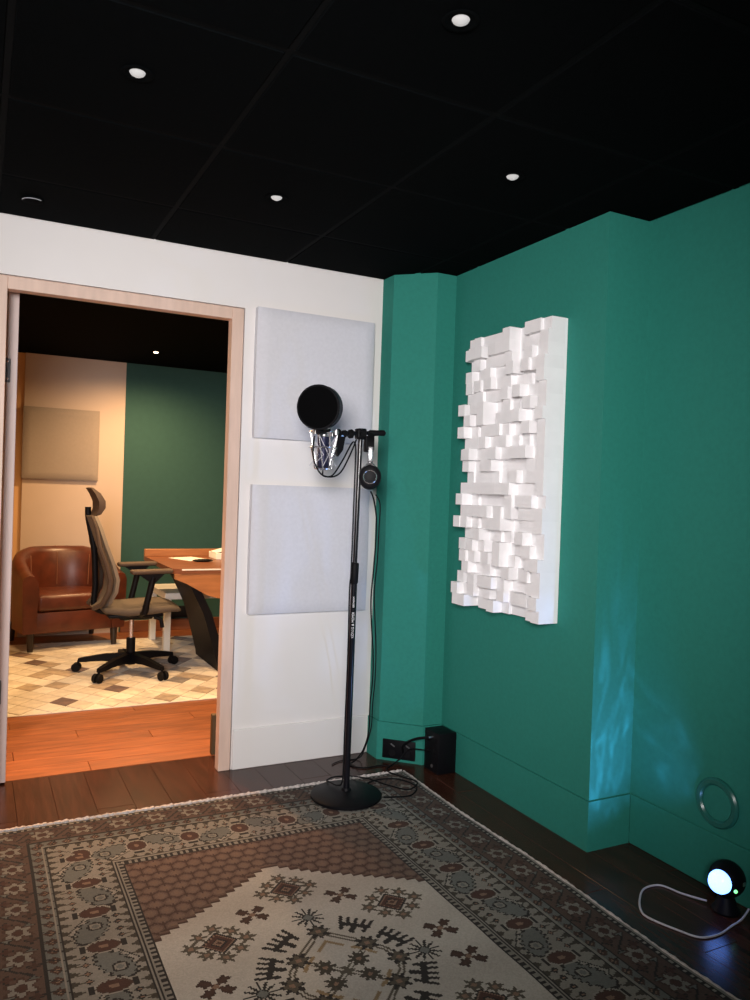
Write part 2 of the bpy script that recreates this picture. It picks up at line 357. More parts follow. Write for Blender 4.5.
# ------------------------------------------------------------------ patterned rug (woven pattern as knot cells)
def make_rug():
    cx, cy, hw, hh = 0.925, 1.872, 0.872, 1.268
    cell = 0.005
    nxr, nyr = int(round(2 * hw / cell)), int(round(2 * hh / cell))
    xs = (np.arange(nxr) + 0.5) * cell - hw; ys = (np.arange(nyr) + 0.5) * cell - hh
    X, Y = np.meshgrid(xs, ys); U, V = np.abs(X), np.abs(Y)
    cream = np.array((0.39, 0.375, 0.34)); black = np.array((0.018, 0.017, 0.016)); brown = np.array((0.112, 0.072, 0.056)); dkbrown = np.array((0.055, 0.030, 0.022))
    grey = np.array((0.125, 0.135, 0.128)); lgrey = np.array((0.265, 0.255, 0.228)); red = np.array((0.060, 0.028, 0.021)); olive = np.array((0.075, 0.066, 0.05)); gold = np.array((0.22, 0.16, 0.09)); mid = np.array((0.145, 0.098, 0.078)); tan = np.array((0.19, 0.125, 0.09))
    C = np.zeros((nyr, nxr, 3)); C[:] = brown
    def put(mask, col): C[mask] = col
    ex, ey = hw - U, hh - V
    D = np.minimum(ex, ey); side = ex < ey                    # side borders run along Y
    Sx = np.where(side, Y, X); T = D
    fl = D > 0.43
    # hex lattice ground of the field
    a, bb_ = 0.050, 0.045
    def lat(ox, oy):
        fx = np.abs((X + ox) / a - np.round((X + ox) / a)) * a; fy = np.abs((Y + oy) / (2 * bb_) - np.round((Y + oy) / (2 * bb_))) * 2 * bb_
        return np.hypot(fx, fy)
    d1, d2 = lat(0, 0), lat(a / 2, bb_)
    dm, dx = np.minimum(d1, d2), np.abs(d1 - d2)
    put(fl & (dm < 0.017), mid); put(fl & (dx < 0.007), dkbrown); put(fl & (dm > 0.0255), dkbrown); put(fl & (dm < 0.008), tan * 0.85); put(fl & (np.abs(X / a - np.round(X / a)) * a < 0.003) & (dm > 0.013), dkbrown)
    # cream medallion with stepped edge
    st = 0.030
    us = np.floor(U / st) * st
    edge = 0.625 - 0.68 * us
    put(fl & (V < edge + 0.022), brown); put(fl & (V < edge + 0.012), dkbrown)
    put(fl & (np.floor((U + 0.012) / st) * st * -0.68 + 0.625 > V), dkbrown)
    med = fl & (V < edge)
    put(med, cream)
    def star(u0, v0, rr, n, amp, col, mask=None, rot=0.0):
        lx, ly = U - u0, V - v0
        th = np.arctan2(ly, lx) + rot; ra = np.hypot(lx, ly)
        put(ra < rr * (1 - amp + amp * np.cos(n * th)), col)
    def seg(p, q_, wd, col):
        p = np.array(p); q_ = np.array(q_); d = q_ - p; L2 = (d ** 2).sum()
        t = np.clip(((U - p[0]) * d[0] + (V - p[1]) * d[1]) / L2, 0, 1)
        put(np.hypot(U - p[0] - t * d[0], V - p[1] - t * d[1]) < wd, col)
    for (u0, v0) in ((0.0, 0.47), (0.278, 0.264)):
        for (du, dv, rr) in ((0.080, 0, 0.030), (-0.080, 0, 0.030), (0, 0.074, 0.030), (0, -0.074, 0.030), (0.048, 0.044, 0.028), (-0.048, 0.044, 0.028), (0.048, -0.044, 0.028), (-0.048, -0.044, 0.028)):
            if u0 + du < -0.001: continue
            star(u0 + du, v0 + dv, rr, 6, 0.28, olive); star(u0 + du, v0 + dv, 0.008, 4, 0.0, tan)
        dd = np.abs(U - u0) + np.abs(V - v0)
        for lim, col in ((0.056, black), (0.047, tan), (0.042, red), (0.026, black), (0.018, tan), (0.009, dkbrown)): put(dd < lim, col)
    for (u0, v0) in ((0.147, 0.368), (0.340, 0.075)):
        for du in (-1, 1):
            for dv in (-1, 1):
                star(u0 + du * 0.027, v0 + dv * 0.024, 0.0205, 4, 0.20, dkbrown * 0.8, rot=PI / 4 * 0)
                seg((u0, v0), (u0 + du * 0.03, v0 + dv * 0.026), 0.006, dkbrown)
        star(u0, v0, 0.010, 4, 0.1, tan)
    ring = [(0.0, 0.205), (0.052, 0.150), (0.105, 0.095), (0.140, 0.050), (0.158, 0.0)]
    for p, q_ in zip(ring[:-1], ring[1:]): seg(p, q_, 0.010, olive)
    for p, q_ in zip(ring[:-1], ring[1:]): seg(p, q_, 0.003, cream)
    seg((0, 0), (0.085, 0.072), 0.009, olive); seg((0, 0), (0.085, 0.072), 0.0035, cream)
    seg((0.085, 0.072), (0.060, 0.092), 0.006, gold); seg((0.085, 0.072), (0.105, 0.045), 0.006, gold)
    star(0, 0, 0.022, 4, 0.2, olive)
    seg((0.0, 0.15), (0.035, 0.115), 0.006, gold)
    for (u0, v0) in ((0.050, 0.036),): star(u0, v0, 0.034, 8, 0.22, olive * 0.6); star(u0, v0, 0.007, 1, 0, tan)
    for (u0, v0) in ((0.0, 0.205), (0.105, 0.095), (0.158, 0.0)):
        star(u0, v0, 0.037, 8, 0.20, black); star(u0, v0, 0.026, 4, 0.2, olive); star(u0, v0, 0.008, 1, 0, tan)
    for (u0, v0) in ((0.0, 0.285), (0.240, 0.0)):
        star(u0, v0, 0.050, 12, 0.34, black); star(u0, v0, 0.017, 4, 0.2, grey)
    for (u0, v0, du, dv) in ((0.112, 0.195, 0.6, 0.8), (0.186, 0.090, 0.9, 0.45)):
        n1 = np.array((du, dv)); n1 /= np.hypot(*n1); tt = np.array((-n1[1], n1[0])); c0 = np.array((u0, v0))
        seg(c0 - n1 * 0.035, c0 + n1 * 0.005, 0.009, black)
        seg(c0 - tt * 0.040, c0 + tt * 0.040, 0.0095, black)
        for kk in (-0.042, -0.021, 0.0, 0.021, 0.042): seg(c0 + tt * kk, c0 + tt * kk * 1.15 + n1 * 0.034, 0.0055, black)
        for sg in (-1, 1): seg(c0 + tt * 0.040 * sg, c0 + tt * 0.034 * sg - n1 * 0.026, 0.0065, black)
    # --- borders, from the field outwards
    dots = lambda per: (np.floor(Sx / per) % 2 == 0)
    m = (D <= 0.43) & (D > 0.396)
    put(m, lgrey * 0.75); put(m & (D < 0.427) & (D > 0.408) & dots(0.011), black); put(m & ((D > 0.426) | ((D < 0.404) & (D > 0.399))), black)
    # main border
    m = (D <= 0.396) & (D > 0.200)
    t = (D - 0.200) / 0.196                                   # 0 outer .. 1 inner
    put(m, lgrey * 0.82)
    per = 0.19
    ph = Sx / per; kf = np.round(ph); ls = (ph - kf) * per    # palmette centred at ls = 0
    kh = np.floor(ph); lh = (ph - kh - 0.5) * per             # leaf centred between palmettes
    par = (kh % 2 == 0)
    lt = (t - 0.5) * 0.196
    jag = 0.004 * np.sign(np.sin(Sx * 2 * PI / 0.021))
    # vine
    zig = np.abs(((ph + 0.5) / 2 % 1) - 0.5) * 2
    vine = np.abs(lt - (zig - 0.5) * 0.150)
    put(m & (vine < 0.013), black); put(m & (vine < 0.0075), lgrey)
    # serrated leaves
    for sg, sel in ((1, par), (-1, ~par)):
        ang = 0.5 * sg
        la = lh * math.cos(ang) + (lt + sg * 0.018) * math.sin(ang); lb = -lh * math.sin(ang) + (lt + sg * 0.018) * math.cos(ang)
        e = (la / 0.082) ** 2 + ((lb + jag) / 0.042) ** 2
        put(m & sel & (e < 1.0), black); put(m & sel & (e < 0.76), grey)
        cu = np.hypot(la - 0.020 * sg, lb); put(m & sel & (cu < 0.023), black); put(m & sel & (cu < 0.017), lgrey * 0.8); put(m & sel & (cu < 0.009), grey)
        # hooks towards the other edge of the border
        for kk in (-0.055, -0.020, 0.020, 0.055):
            hx = np.abs(lh - kk); put(m & sel & (hx < 0.003) & (lt * sg > 0.056) & (lt * sg < 0.082), olive)
            put(m & sel & (hx + np.abs(lt * sg - 0.056) < 0.013), black); put(m & sel & (hx + np.abs(lt * sg - 0.056) < 0.006), tan)
    pj = 0.010 * np.abs(np.sin(lt * 2 * PI / 0.040))
    pw = np.where(side, 0.023, 0.027); pl = np.where(side, 0.040, 0.035)
    e = (ls / (pw + pj * 0.4)) ** 2 + (lt / pl) ** 2
    put(m & (e < 1.75), lgrey); put(m & (e < 1.3), dkbrown); put(m & (e < 0.95), red); put(m & (e < 0.10), tan)
    for dl in (0.055, -0.055): put(m & (np.abs(lt - dl) < 0.006) & (np.abs(ls) < 0.018), black)
    put(m & ((D > 0.388) & (D < 0.393)), black)
    cr = (Sx / 0.042) % 1
    put(m & (D > 0.366) & (D < 0.390) & (np.abs(cr - 0.5) * 0.042 < (D - 0.366) * 0.62), olive * 0.6)
    put(m & (D < 0.230) & (np.abs(cr - 0.5) * 0.042 < (0.230 - D) * 0.45), olive * 0.6)
    # guard stripe
    m = (D <= 0.200) & (D > 0.142)
    put(m, grey * 0.95); c2 = (Sx / 0.048) % 1
    gd = (D - 0.171); gx = (c2 - 0.5) * 0.048
    put(m & (np.abs(gx) + np.abs(gd) < 0.020), dkbrown); put(m & (np.abs(gx) + np.abs(gd) < 0.009), tan)
    put(m & (np.abs(gx + 0.5 * gd) < 0.003), black); put(m & ((D > 0.193) | (D < 0.149)), black); put(m & (D > 0.186) & (D < 0.192), lgrey * 0.8)
    # outer floral band
    m = (D <= 0.142) & (D > 0.030)
    put(m, brown * 0.72)
    od = D - 0.086
    p2 = 0.135; q2 = Sx / p2; kk = np.round(q2); l2 = (q2 - kk) * p2; l3 = (q2 - np.floor(q2) - 0.5) * p2
    w2 = np.abs(od - 0.030 * np.sin(q2 * 2 * PI)); put(m & (w2 < 0.006), black)
    for ox, oy, rr, col in ((0.018, 0.034, 0.019, dkbrown), (-0.02, -0.032, 0.019, red), (0.036, -0.030, 0.015, grey), (-0.038, 0.030, 0.015, grey * 0.7)):
        rr2 = np.hypot(l3 - ox, od - oy); an = np.arctan2(od - oy, l3 - ox)
        put(m & (rr2 < rr * (0.85 + 0.3 * np.cos(4 * an))), black); put(m & (rr2 < 0.72 * rr * (0.85 + 0.3 * np.cos(4 * an))), col)
    an = np.arctan2(od, l2); ra = np.hypot(l2, od * 1.05)
    put(m & (ra < 0.046 * (0.85 + 0.22 * np.cos(6 * an))), dkbrown); put(m & (ra < 0.037 * (0.85 + 0.22 * np.cos(6 * an))), lgrey * 0.72); put(m & (ra < 0.017), dkbrown); put(m & (ra < 0.008), red)
    # dotted outer guard and edge
    m = (D <= 0.030) & (D > 0.010)
    put(m, black); put(m & (D < 0.026) & (D > 0.014) & dots(0.012), lgrey)
    put(D <= 0.010, lgrey)
    rs = np.random.RandomState(3)
    C *= (1 + 0.16 * (rs.rand(nyr, nxr, 1) - 0.5))
    # slow abrash (dye lot bands) along the weave
    ab = 1 + 0.06 * np.sin(Y * 9.0) + 0.05 * np.sin(Y * 23 + 1.0)
    C *= ab[..., None]
    C = np.clip(C * 0.74, 0, 1)
    # mesh: welded grid with gentle unevenness, plus a skirt to the floor
    vx = np.arange(nxr + 1) * cell - hw; vy = np.arange(nyr + 1) * cell - hh
    VX, VY = np.meshgrid(vx, vy)
    VZ = 0.0115 + 0.0008 * np.sin(VX * 17 + VY * 5) + 0.0008 * np.sin(VY * 23)
    edgefac = np.clip((VX / hw) ** 8, 0, 1) * np.sign(VX)
    VXw = VX + edgefac * 0.006 * np.sin(VY * 6.0)
    top = np.stack([VXw, VY, VZ], -1).reshape(-1, 3)
    W = nxr + 1
    idx = np.arange((nyr + 1) * W).reshape(nyr + 1, W)
    f = np.stack([idx[:-1, :-1], idx[:-1, 1:], idx[1:, 1:], idx[1:, :-1]], -1).reshape(-1, 4)
    rim = np.concatenate([idx[0, :-1], idx[:-1, -1], idx[-1, :0:-1], idx[:0:-1, 0]])
    low = top[rim].copy(); low[:, 2] = 0.0
    n0 = len(top); lowi = n0 + np.arange(len(rim))
    sk = np.stack([rim, lowi, np.roll(lowi, -1), np.roll(rim, -1)], -1)
    verts = np.concatenate([top, low]); faces = np.concatenate([f, sk])
    me = bpy.data.meshes.new('pile')
    me.vertices.add(len(verts)); me.vertices.foreach_set('co', verts.ravel())
    me.loops.add(faces.size); me.loops.foreach_set('vertex_index', faces.ravel().astype(np.int32))
    me.polygons.add(len(faces)); me.polygons.foreach_set('loop_start', (np.arange(len(faces)) * 4).astype(np.int32))
    try: me.polygons.foreach_set('loop_total', np.full(len(faces), 4, np.int32))
    except Exception: pass
    me.update(calc_edges=True)
    cols = np.concatenate([C.reshape(-1, 3), np.tile(lgrey, (len(sk), 1))])
    at = me.attributes.new('dye', 'FLOAT_COLOR', 'CORNER')
    at.data.foreach_set('color', np.repeat(np.concatenate([cols, np.ones((len(cols), 1))], 1), 4, axis=0).astype(np.float32).ravel())
    me.validate()
    m_ = bpy.data.materials.new('woven_rug_wool'); m_.use_nodes = True
    nt = m_.node_tree; N = nt.nodes; L = nt.links; bs = N['Principled BSDF']
    bs.inputs['Roughness'].default_value = 0.95; bs.inputs['Specular IOR Level'].default_value = 0.15; bs.inputs['Sheen Weight'].default_value = 0.05
    an_ = N.new('ShaderNodeAttribute'); an_.attribute_name = 'dye'
    tc = N.new('ShaderNodeTexCoord'); nz = N.new('ShaderNodeTexNoise'); nz.inputs['Scale'].default_value = 350
    L.new(tc.outputs['Object'], nz.inputs['Vector'])
    mr = N.new('ShaderNodeMapRange'); mr.inputs['To Min'].default_value = 0.8; mr.inputs['To Max'].default_value = 1.2; L.new(nz.outputs['Fac'], mr.inputs['Value'])
    sc = N.new('ShaderNodeVectorMath'); sc.operation = 'SCALE'; L.new(an_.outputs['Color'], sc.inputs[0]); L.new(mr.outputs['Result'], sc.inputs['Scale'])
    L.new(sc.outputs['Vector'], bs.inputs['Base Color'])
    bp = N.new('ShaderNodeBump'); bp.inputs['Strength'].default_value = 0.35; bp.inputs['Distance'].default_value = 0.002
    L.new(nz.outputs['Fac'], bp.inputs['Height']); L.new(bp.outputs['Normal'], bs.inputs['Normal'])
    me.materials.append(m_)
    rug = thing('patterned_rug', 'large brown and cream oriental rug with medallion under the microphone stand', 'rug', (cx, cy, 0))
    o = bpy.data.objects.new('pile', me); COL.objects.link(o); o.parent = rug
    # bound edges
    n = 260
    def wav(i, s_): return 0.0022 * math.sin(i * 1.7 + s_) + 0.0018 * math.sin(i * 0.53 + s_)
    for sgn in (1, -1):
        pts = [(sgn * (hw + 0.004) + sgn * 0.006 * math.sin((-hh + 2 * hh * i / n) * 6.0), -hh + 2 * hh * i / n, 0.008) for i in range(n + 1)]
        MB().tube(pts, [0.0062 + wav(i, 0) * 0.5 for i in range(n + 1)], 6).build('edge_binding', M_CREAMCORD, rug, smooth=True)
        pts = [(-hw + 2 * hw * i / n, sgn * (hh + 0.004) + wav(i, 2), 0.009 + abs(wav(i, 1))) for i in range(n + 1)]
        MB().tube(pts, [0.008 + wav(i, 5) * 0.9 for i in range(n + 1)], 6).build('end_fringe', M_CREAMCORD, rug, smooth=True)
    return rug
make_rug()

# ------------------------------------------------------------------ wall panels
def panel(label, x0, z0, size, yb, m, group, thick=0.05):
    n = 16; mb = MB()
    root = None
    rings = []
    # front face as a softly pillowed grid with rounded border
    def f(i, j):
        a = -1 + 2 * i / n; c = -1 + 2 * j / n
        fx = math.copysign(abs(a) ** 0.8, a); fz = math.copysign(abs(c) ** 0.8, c)
        e = max(abs(fx), abs(fz))
        y = -thick + 0.014 * max(0.0, (e - 0.88) / 0.12) ** 2 - 0.004 * (1 - fx * fx) * (1 - fz * fz)
        bow = 1.0 + 0.006 * (1 - fz * fz)
        return (fx * size / 2 * bow, y, fz * size / 2)
    g = [[mb.bm.verts.new(f(i, j)) for j in range(n + 1)] for i in range(n + 1)]
    for i in range(n):
        for j in range(n): mb.bm.faces.new((g[i][j], g[i + 1][j], g[i + 1][j + 1], g[i][j + 1]))
    rim = [g[i][0] for i in range(n)] + [g[n][j] for j in range(n)] + [g[i][n] for i in range(n, 0, -1)] + [g[0][j] for j in range(n, 0, -1)]
    bk = [mb.bm.verts.new((v.co.x, 0, v.co.z)) for v in rim]
    for i in range(len(rim)):
        j = (i + 1) % len(rim); mb.bm.faces.new((rim[i], rim[j], bk[j], bk[i]))
    mb.bm.faces.new(bk)
    o = mb.build('acoustic_panel', m, smooth=True, sharp=35)
    o.location = (x0 + size / 2, yb - 0.001, z0 + size / 2)
    return props(o, label, 'wall panel', group)
panel('upper square grey fabric acoustic panel on the white wall behind the microphone', 1.131, 1.536, 0.60, YW, M_FABRIC, 'fabric acoustic panels')
panel('lower square grey fabric acoustic panel on the white wall behind the stand pole', 1.131, 0.720, 0.60, YW, M_FABRIC, 'fabric acoustic panels')
panel('taupe fabric acoustic panel on the cream office wall above the leather armchair', 0.336, 1.322, 0.60, YO, M_FABRIC_O, 'fabric acoustic panels', 0.04)

# ------------------------------------------------------------------ skyline diffuser, 12 x 24 blocks
dif = thing('skyline_diffuser', 'tall white block diffuser panel mounted on the green wall', 'diffuser', (XD, 2.695, 0.81))
MB().bb((-0.013, -0.300, 0.0), (-0.001, 0.300, 1.2)).build('back_board', M_BLOCK, dif)
far_col = [0.055, 0.0775, 0.0425, 0.0725, 0.07, 0.0575, 0.1075, 0.0725, 0.1075, 0.065, 0.085, 0.075, 0.045, 0.08, 0.105, 0.0525, 0.115, 0.0475, 0.08, 0.0725, 0.045, 0.0825, 0.115, 0.1075]
LV = [0.035, 0.050, 0.065, 0.080, 0.095, 0.110]
mesh_by = {}
prevrow = [None] * 12
for i in range(24):
    for j in range(12):                    # j = 0 far column
        if j == 0: d = round(far_col[i] / 0.0025) * 0.0025
        else:
            d = rnd.choice(LV)
            if prevrow[j] is not None and abs(prevrow[j] - d) < 0.01 and rnd.random() < 0.6: d = rnd.choice(LV)
            if prevrow[j] is not None and rnd.random() < 0.06: d = prevrow[j]
            elif j > 1 and rnd.random() < 0.10: d = prevrow[j - 1]
            if j == 11: d = rnd.choice((0.08, 0.095, 0.11, 0.095))
        prevrow[j] = d
        key = round(d, 4)
        if key not in mesh_by:
            o = MB().bb((-d, -0.025, -0.025), (-0.013, 0.025, 0.025)).build('block', M_BLOCK, dif); mesh_by[key] = o.data
        else:
            o = bpy.data.objects.new('block', mesh_by[key]); COL.objects.link(o); o.parent = dif
        o.location = (0, 0.275 - 0.05 * j, 1.175 - 0.05 * i)

# ------------------------------------------------------------------ downlights
def downlight(x, y, z, label, lens, group):
    t = thing('downlight', label, 'ceiling light', (x, y, z), 0, group)
    MB().lathe([(0.020, 0.004), (0.040, -0.0005), (0.043, -0.003), (0.040, -0.005), (0.030, -0.004), (0.021, 0.002)], 28).build('bezel', M_BLACK_C, t, smooth=True)
    MB().lathe([(0.0005, -0.011), (0.010, -0.009), (0.018, -0.004), (0.021, 0.001), (0.0005, 0.002)], 24).build('lens', lens, t, smooth=True)
downlight(0.345, 2.100, HC, 'small round downlight in the black ceiling above the doorway side, leftmost', M_LENS, 'studio downlights')
downlight(0.940, 1.492, HC, 'small round downlight nearest the viewer at the top of the black ceiling', M_LENS, 'studio downlights')
downlight(0.950, 2.722, HC, 'small round downlight in the black ceiling nearest the white wall', M_LENS, 'studio downlights')
downlight(1.560, 2.122, HC, 'small round downlight in the black ceiling nearest the green wall', M_LENS, 'studio downlights')
downlight(1.254, 6.366, HC, 'glowing warm downlight in the office ceiling beyond the doorway', M_LENSW, 'office downlights')
det = thing('ceiling_sensor', 'small unlit round sensor with a thin pale rim on the black ceiling at far left', 'sensor', (0.165, 3.235, HC))
MB().lathe([(0.001, 0.0), (0.040, 0.0), (0.040, -0.008), (0.032, -0.012), (0.001, -0.012)], 28).build('housing', M_BLACK_C, det, smooth=True)
MB().tube([(0.038 * math.cos(a), 0.038 * math.sin(a), -0.0095) for a in np.linspace(PI * 1.05, PI * 1.75, 16)], 0.0014, 6).build('rim', M_CORDW, det, smooth=True)

# ------------------------------------------------------------------ microphone stand
PX, PY = 1.425, 2.957
st = thing('microphone_stand', 'black round base microphone stand on the rug corner', 'microphone stand', (PX, PY, 0.0135))
MB().lathe([(0.001, 0), (0.146, 0), (0.150, 0.004), (0.150, 0.012), (0.144, 0.018), (0.060, 0.026), (0.022, 0.030), (0.018, 0.040), (0.001, 0.040)], 56).build('round_base', M_BLK, st, smooth=True)
lt_ = 0.008
lower = MB().tube([(0, 0, 0.035), (lt_ * 0.6, 0, 0.94)], 0.0135, 20).build('lower_tube', M_BLKS, st, smooth=True)
MB().tube([(0.004, 0, 0.900), (0.0045, 0, 0.907), (0.0055, 0, 0.985), (0.0058, 0, 0.990)], [0.0135, 0.017, 0.0175, 0.014], 20).build('clutch', M_RUB, st, smooth=True)
MB().tube([(0.005, 0, 0.98), (0.012, 0, 1.525)], 0.0098, 18).build('upper_rod', M_BLKS, st, smooth=True)
# printed lettering wrapped on the tube, reading upward
def wrapped_text(body, size, z0, rad, ang, parent, name='lettering'):
    cu = bpy.data.curves.new('t', 'FONT'); cu.body = body; cu.size = size; cu.resolution_u = 2
    to = bpy.data.objects.new('t', cu); COL.objects.link(to)
    dg = bpy.context.evaluated_depsgraph_get(); me = bpy.data.meshes.new_from_object(to.evaluated_get(dg))
    bpy.data.objects.remove(to)
    mb = MB(); mb.bm.from_mesh(me)
    for v in mb.bm.verts:
        a = ang - (v.co.y - size * 0.35) / rad
        z = z0 + v.co.x
        v.co = Vector((0.0048 * z + rad * math.cos(a), rad * math.sin(a), z))
    return mb.build(name, M_PRINT, parent)
va = math.atan2(-PY, -PX) + 0.10
wrapped_text('KÖNIG & MEYER', 0.0150, 0.672, 0.0139, va, lower)
wrapped_text('GERMANY', 0.0100, 0.802, 0.0139, va, lower)
# boom clamp, short bar with grip
TZ = 1.532
MB().box((0.012, 0, TZ), (0.044, 0.038, 0.046), None, 0.008, 3).build('clamp', M_BLK, st, smooth=True)
MB().tube([(0.012, -0.03, TZ - 0.002), (0.012, -0.018, TZ - 0.002)], 0.014, 14).build('clamp_knob', M_RUB, st, smooth=True)
MB().tube([(-0.105, 0.0, TZ - 0.004), (0.125, 0.0, TZ + 0.012)], 0.0085, 14).build('boom_bar', M_BLKS, st, smooth=True)
MB().tube([(0.050, 0, TZ + 0.006), (0.056, 0, TZ + 0.0068), (0.100, 0, TZ + 0.0095), (0.122, 0, TZ + 0.011), (0.128, 0, TZ + 0.0115)], [0.009, 0.0135, 0.012, 0.013, 0.007], 16).build('grip', M_RUB, st, smooth=True)
for xx, rr in ((-0.092, 0.020), (-0.064, 0.016), (-0.034, 0.019)):
    MB().tube([(xx - 0.010, 0, TZ - 0.002 + xx * 0.05), (xx - 0.006, 0, TZ - 0.002 + xx * 0.05), (xx + 0.006, 0, TZ + xx * 0.05), (xx + 0.010, 0, TZ + xx * 0.05)], [rr * 0.8, rr, rr, rr * 0.8], 14).build('collar', M_RUB, st, smooth=True)
MB().bb((0.032, -0.012, TZ - 0.075), (0.066, 0.016, TZ - 0.006), 0.006, 2).build('hanger', M_BLK, st, smooth=True)
MB().tube([(-0.088, -0.012, TZ - 0.008), (-0.088, -0.035, TZ - 0.02)], 0.007, 10).build('wing_screw', M_STEEL, st, smooth=True)

# ------------------------------------------------------------------ microphone in shock mount
MX, MY = 1.256, 2.925
mic = thing('studio_microphone', 'dark blue side address microphone held in the wire shock mount', 'microphone', (MX, MY, 1.385))
MB().lathe([(0.001, 0), (0.012, 0), (0.016, 0.006), (0.023, 0.012), (0.025, 0.02), (0.025, 0.125), (0.026, 0.128), (0.026, 0.134), (0.025, 0.136)], 28).build('body', M_MIC, mic, smooth=True)
MB().lathe([(0.0250, 0.136), (0.0265, 0.145), (0.0265, 0.195), (0.022, 0.212), (0.012, 0.220), (0.001, 0.222)], 28).build('grille', M_STEEL, mic, smooth=True)
sh = thing('shock_mount', 'chrome wire cage shock mount hanging from the boom bar', 'shock mount', (MX, MY, 1.372))
zt, zb = 0.168, 0.0
def ringpts(rr, z, n=40): return [(rr * math.cos(2 * PI * i / n), rr * math.sin(2 * PI * i / n), z) for i in range(n)]
MB().tube(ringpts(0.060, zt), 0.0032, 8, closed=True).build('top_ring', M_CHROME, sh, smooth=True)
MB().tube(ringpts(0.056, 0.105), 0.0026, 8, closed=True).build('middle_ring', M_CHROME, sh, smooth=True)
MB().tube(ringpts(0.034, 0.018), 0.0032, 8, closed=True).build('bottom_ring', M_CHROME, sh, smooth=True)
N6 = 8
for i in range(N6):
    a0, a1 = 2 * PI * i / N6, 2 * PI * (i + 0.5) / N6; a2 = 2 * PI * (i + 1) / N6
    pts = [(0.060 * math.cos(a0), 0.060 * math.sin(a0), zt), (0.034 * math.cos(a1), 0.034 * math.sin(a1), 0.018), (0.056 * math.cos(a2), 0.056 * math.sin(a2), 0.105)]
    MB().tube(pts, 0.0022, 6).build('cage_wire', M_CHROME, sh, smooth=True)
    pts = [(0.058 * math.cos(a0), 0.058 * math.sin(a0), zt - 0.01), (0.030 * math.cos(a2 + .4), 0.030 * math.sin(a2 + .4), 0.075), (0.055 * math.cos(a1), 0.055 * math.sin(a1), 0.03)]
    MB().tube(pts, 0.0016, 6).build('elastic_cord', M_CORDW, sh, smooth=True)
for i in range(4):
    a = 2 * PI * (i + 0.35) / 4
    MB().tube([(0.060 * math.cos(a), 0.060 * math.sin(a), zt - 0.012), (0.060 * math.cos(a), 0.060 * math.sin(a), zt + 0.008)], 0.008, 12).build('cord_post', M_STEEL, sh, smooth=True)
MB().prism([(0.056, 0.165), (0.098, 0.172), (0.086, 0.100), (0.066, 0.072), (0.060, 0.085)], -0.004, 0.018, Matrix(((1, 0, 0, 0), (0, 0, 1, 0), (0, 1, 0, 0), (0, 0, 0, 1)))).build('bracket', M_BLK, sh, smooth=True)
MB().tube([(0.066, 0.010, 0.150), (0.072, 0.026, 0.155)], 0.010, 12).build('swivel', M_BLK, sh, smooth=True)

# pop filter in front of the microphone, facing the viewer
FP = Vector((1.172, 2.790, 1.623)); fd = Matrix.Rotation(math.radians(-20), 3, 'Z') @ (Vector((0, 0, 1.40)) - FP).normalized()
pf = thing('pop_filter', 'round black pop filter in front of the microphone', 'pop filter', tuple(FP))
mm = axis_mat((0, 0, 0), fd)
MB().lathe([(0.083, -0.040), (0.0855, -0.040), (0.0855, 0.004), (0.083, 0.004), (0.083, -0.040)], 56, mm).build('drum_band', M_SLATE, pf, smooth=True)
MB().lathe([(0.081, 0.0035), (0.0865, 0.0035), (0.088, 0.007), (0.0865, 0.0105), (0.081, 0.0105), (0.081, 0.0035)], 56, mm).build('hoop', M_BLK, pf, smooth=True)
MB().lathe([(0.001, 0.0095), (0.040, 0.0092), (0.082, 0.008), (0.082, 0.005), (0.001, 0.006)], 48, mm).build('mesh_screen', M_MESH, pf, smooth=True)
MB().lathe([(0.001, -0.0365), (0.083, -0.036), (0.083, -0.0385), (0.001, -0.039)], 48, mm).build('mesh_screen', M_MESH, pf, smooth=True)
low = mm @ Vector((0, -0.086, -0.018))
MB().tube(smooth_path([low, low + Vector((0.0, 0.02, -0.012)), Vector((MX + 0.0, MY - 0.058, 1.372 + zt + 0.004)) - FP]), 0.006, 8).build('mount_arm', M_BLK, pf, smooth=True)
MB().box(tuple(low + Vector((0, 0.004, -0.004))), (0.030, 0.014, 0.020), None, 0.003, 2).build('clip', M_BLK, pf, smooth=True)

# microphone cable: from the mic bottom in a loop up to the clamp and down the pole
def cable(name, pts, rad, m, label, cat='cable', k=7):
    o = MB().tube(smooth_path(pts, k), rad, 7).build(name, m, smooth=True)
    return props(o, label, cat)
bx = PX - 0.016; by = PY - 0.012
cable('microphone_cable', [(MX, MY, 1.384), (MX + 0.002, MY - 0.004, 1.362), (MX + 0.035, MY - 0.02, 1.366), (MX + 0.085, MY - 0.005, 1.43), (bx - 0.02, by - 0.01, 1.505), (bx - 0.001, by - 0.004, 1.49), (bx + 0.002, by, 1.40), (bx + 0.001, by, 1.20), (bx - 0.002, by - 0.004, 1.03), (bx - 0.006, by - 0.010, 0.95), (bx - 0.004, by + 0.002, 0.88), (bx - 0.003, by + 0.0, 0.6), (bx - 0.006, by, 0.3), (bx - 0.010, by - 0.004, 0.10), (bx - 0.020, by + 0.02, 0.064), (bx - 0.02, by + 0.10, 0.050), (bx + 0.0, PY + 0.165, 0.030), (PX + 0.06, PY + 0.215, 0.018), (PX + 0.16, PY + 0.16, 0.018), (PX + 0.22, PY + 0.04, 0.018), (PX + 0.28, PY - 0.04, 0.018), (PX + 0.36, PY + 0.02, 0.018), (PX + 0.33, PY + 0.10, 0.018), (PX + 0.30, PY + 0.20, 0.018), (1.80, 3.235, 0.010), (1.845, 3.245, 0.03), (1.880, 3.225, 0.075), (1.9155, 3.14, 0.095), (1.934, 3.11, 0.10)], 0.0033, M_RUB, 'black microphone cable running down the stand pole to the floor box')
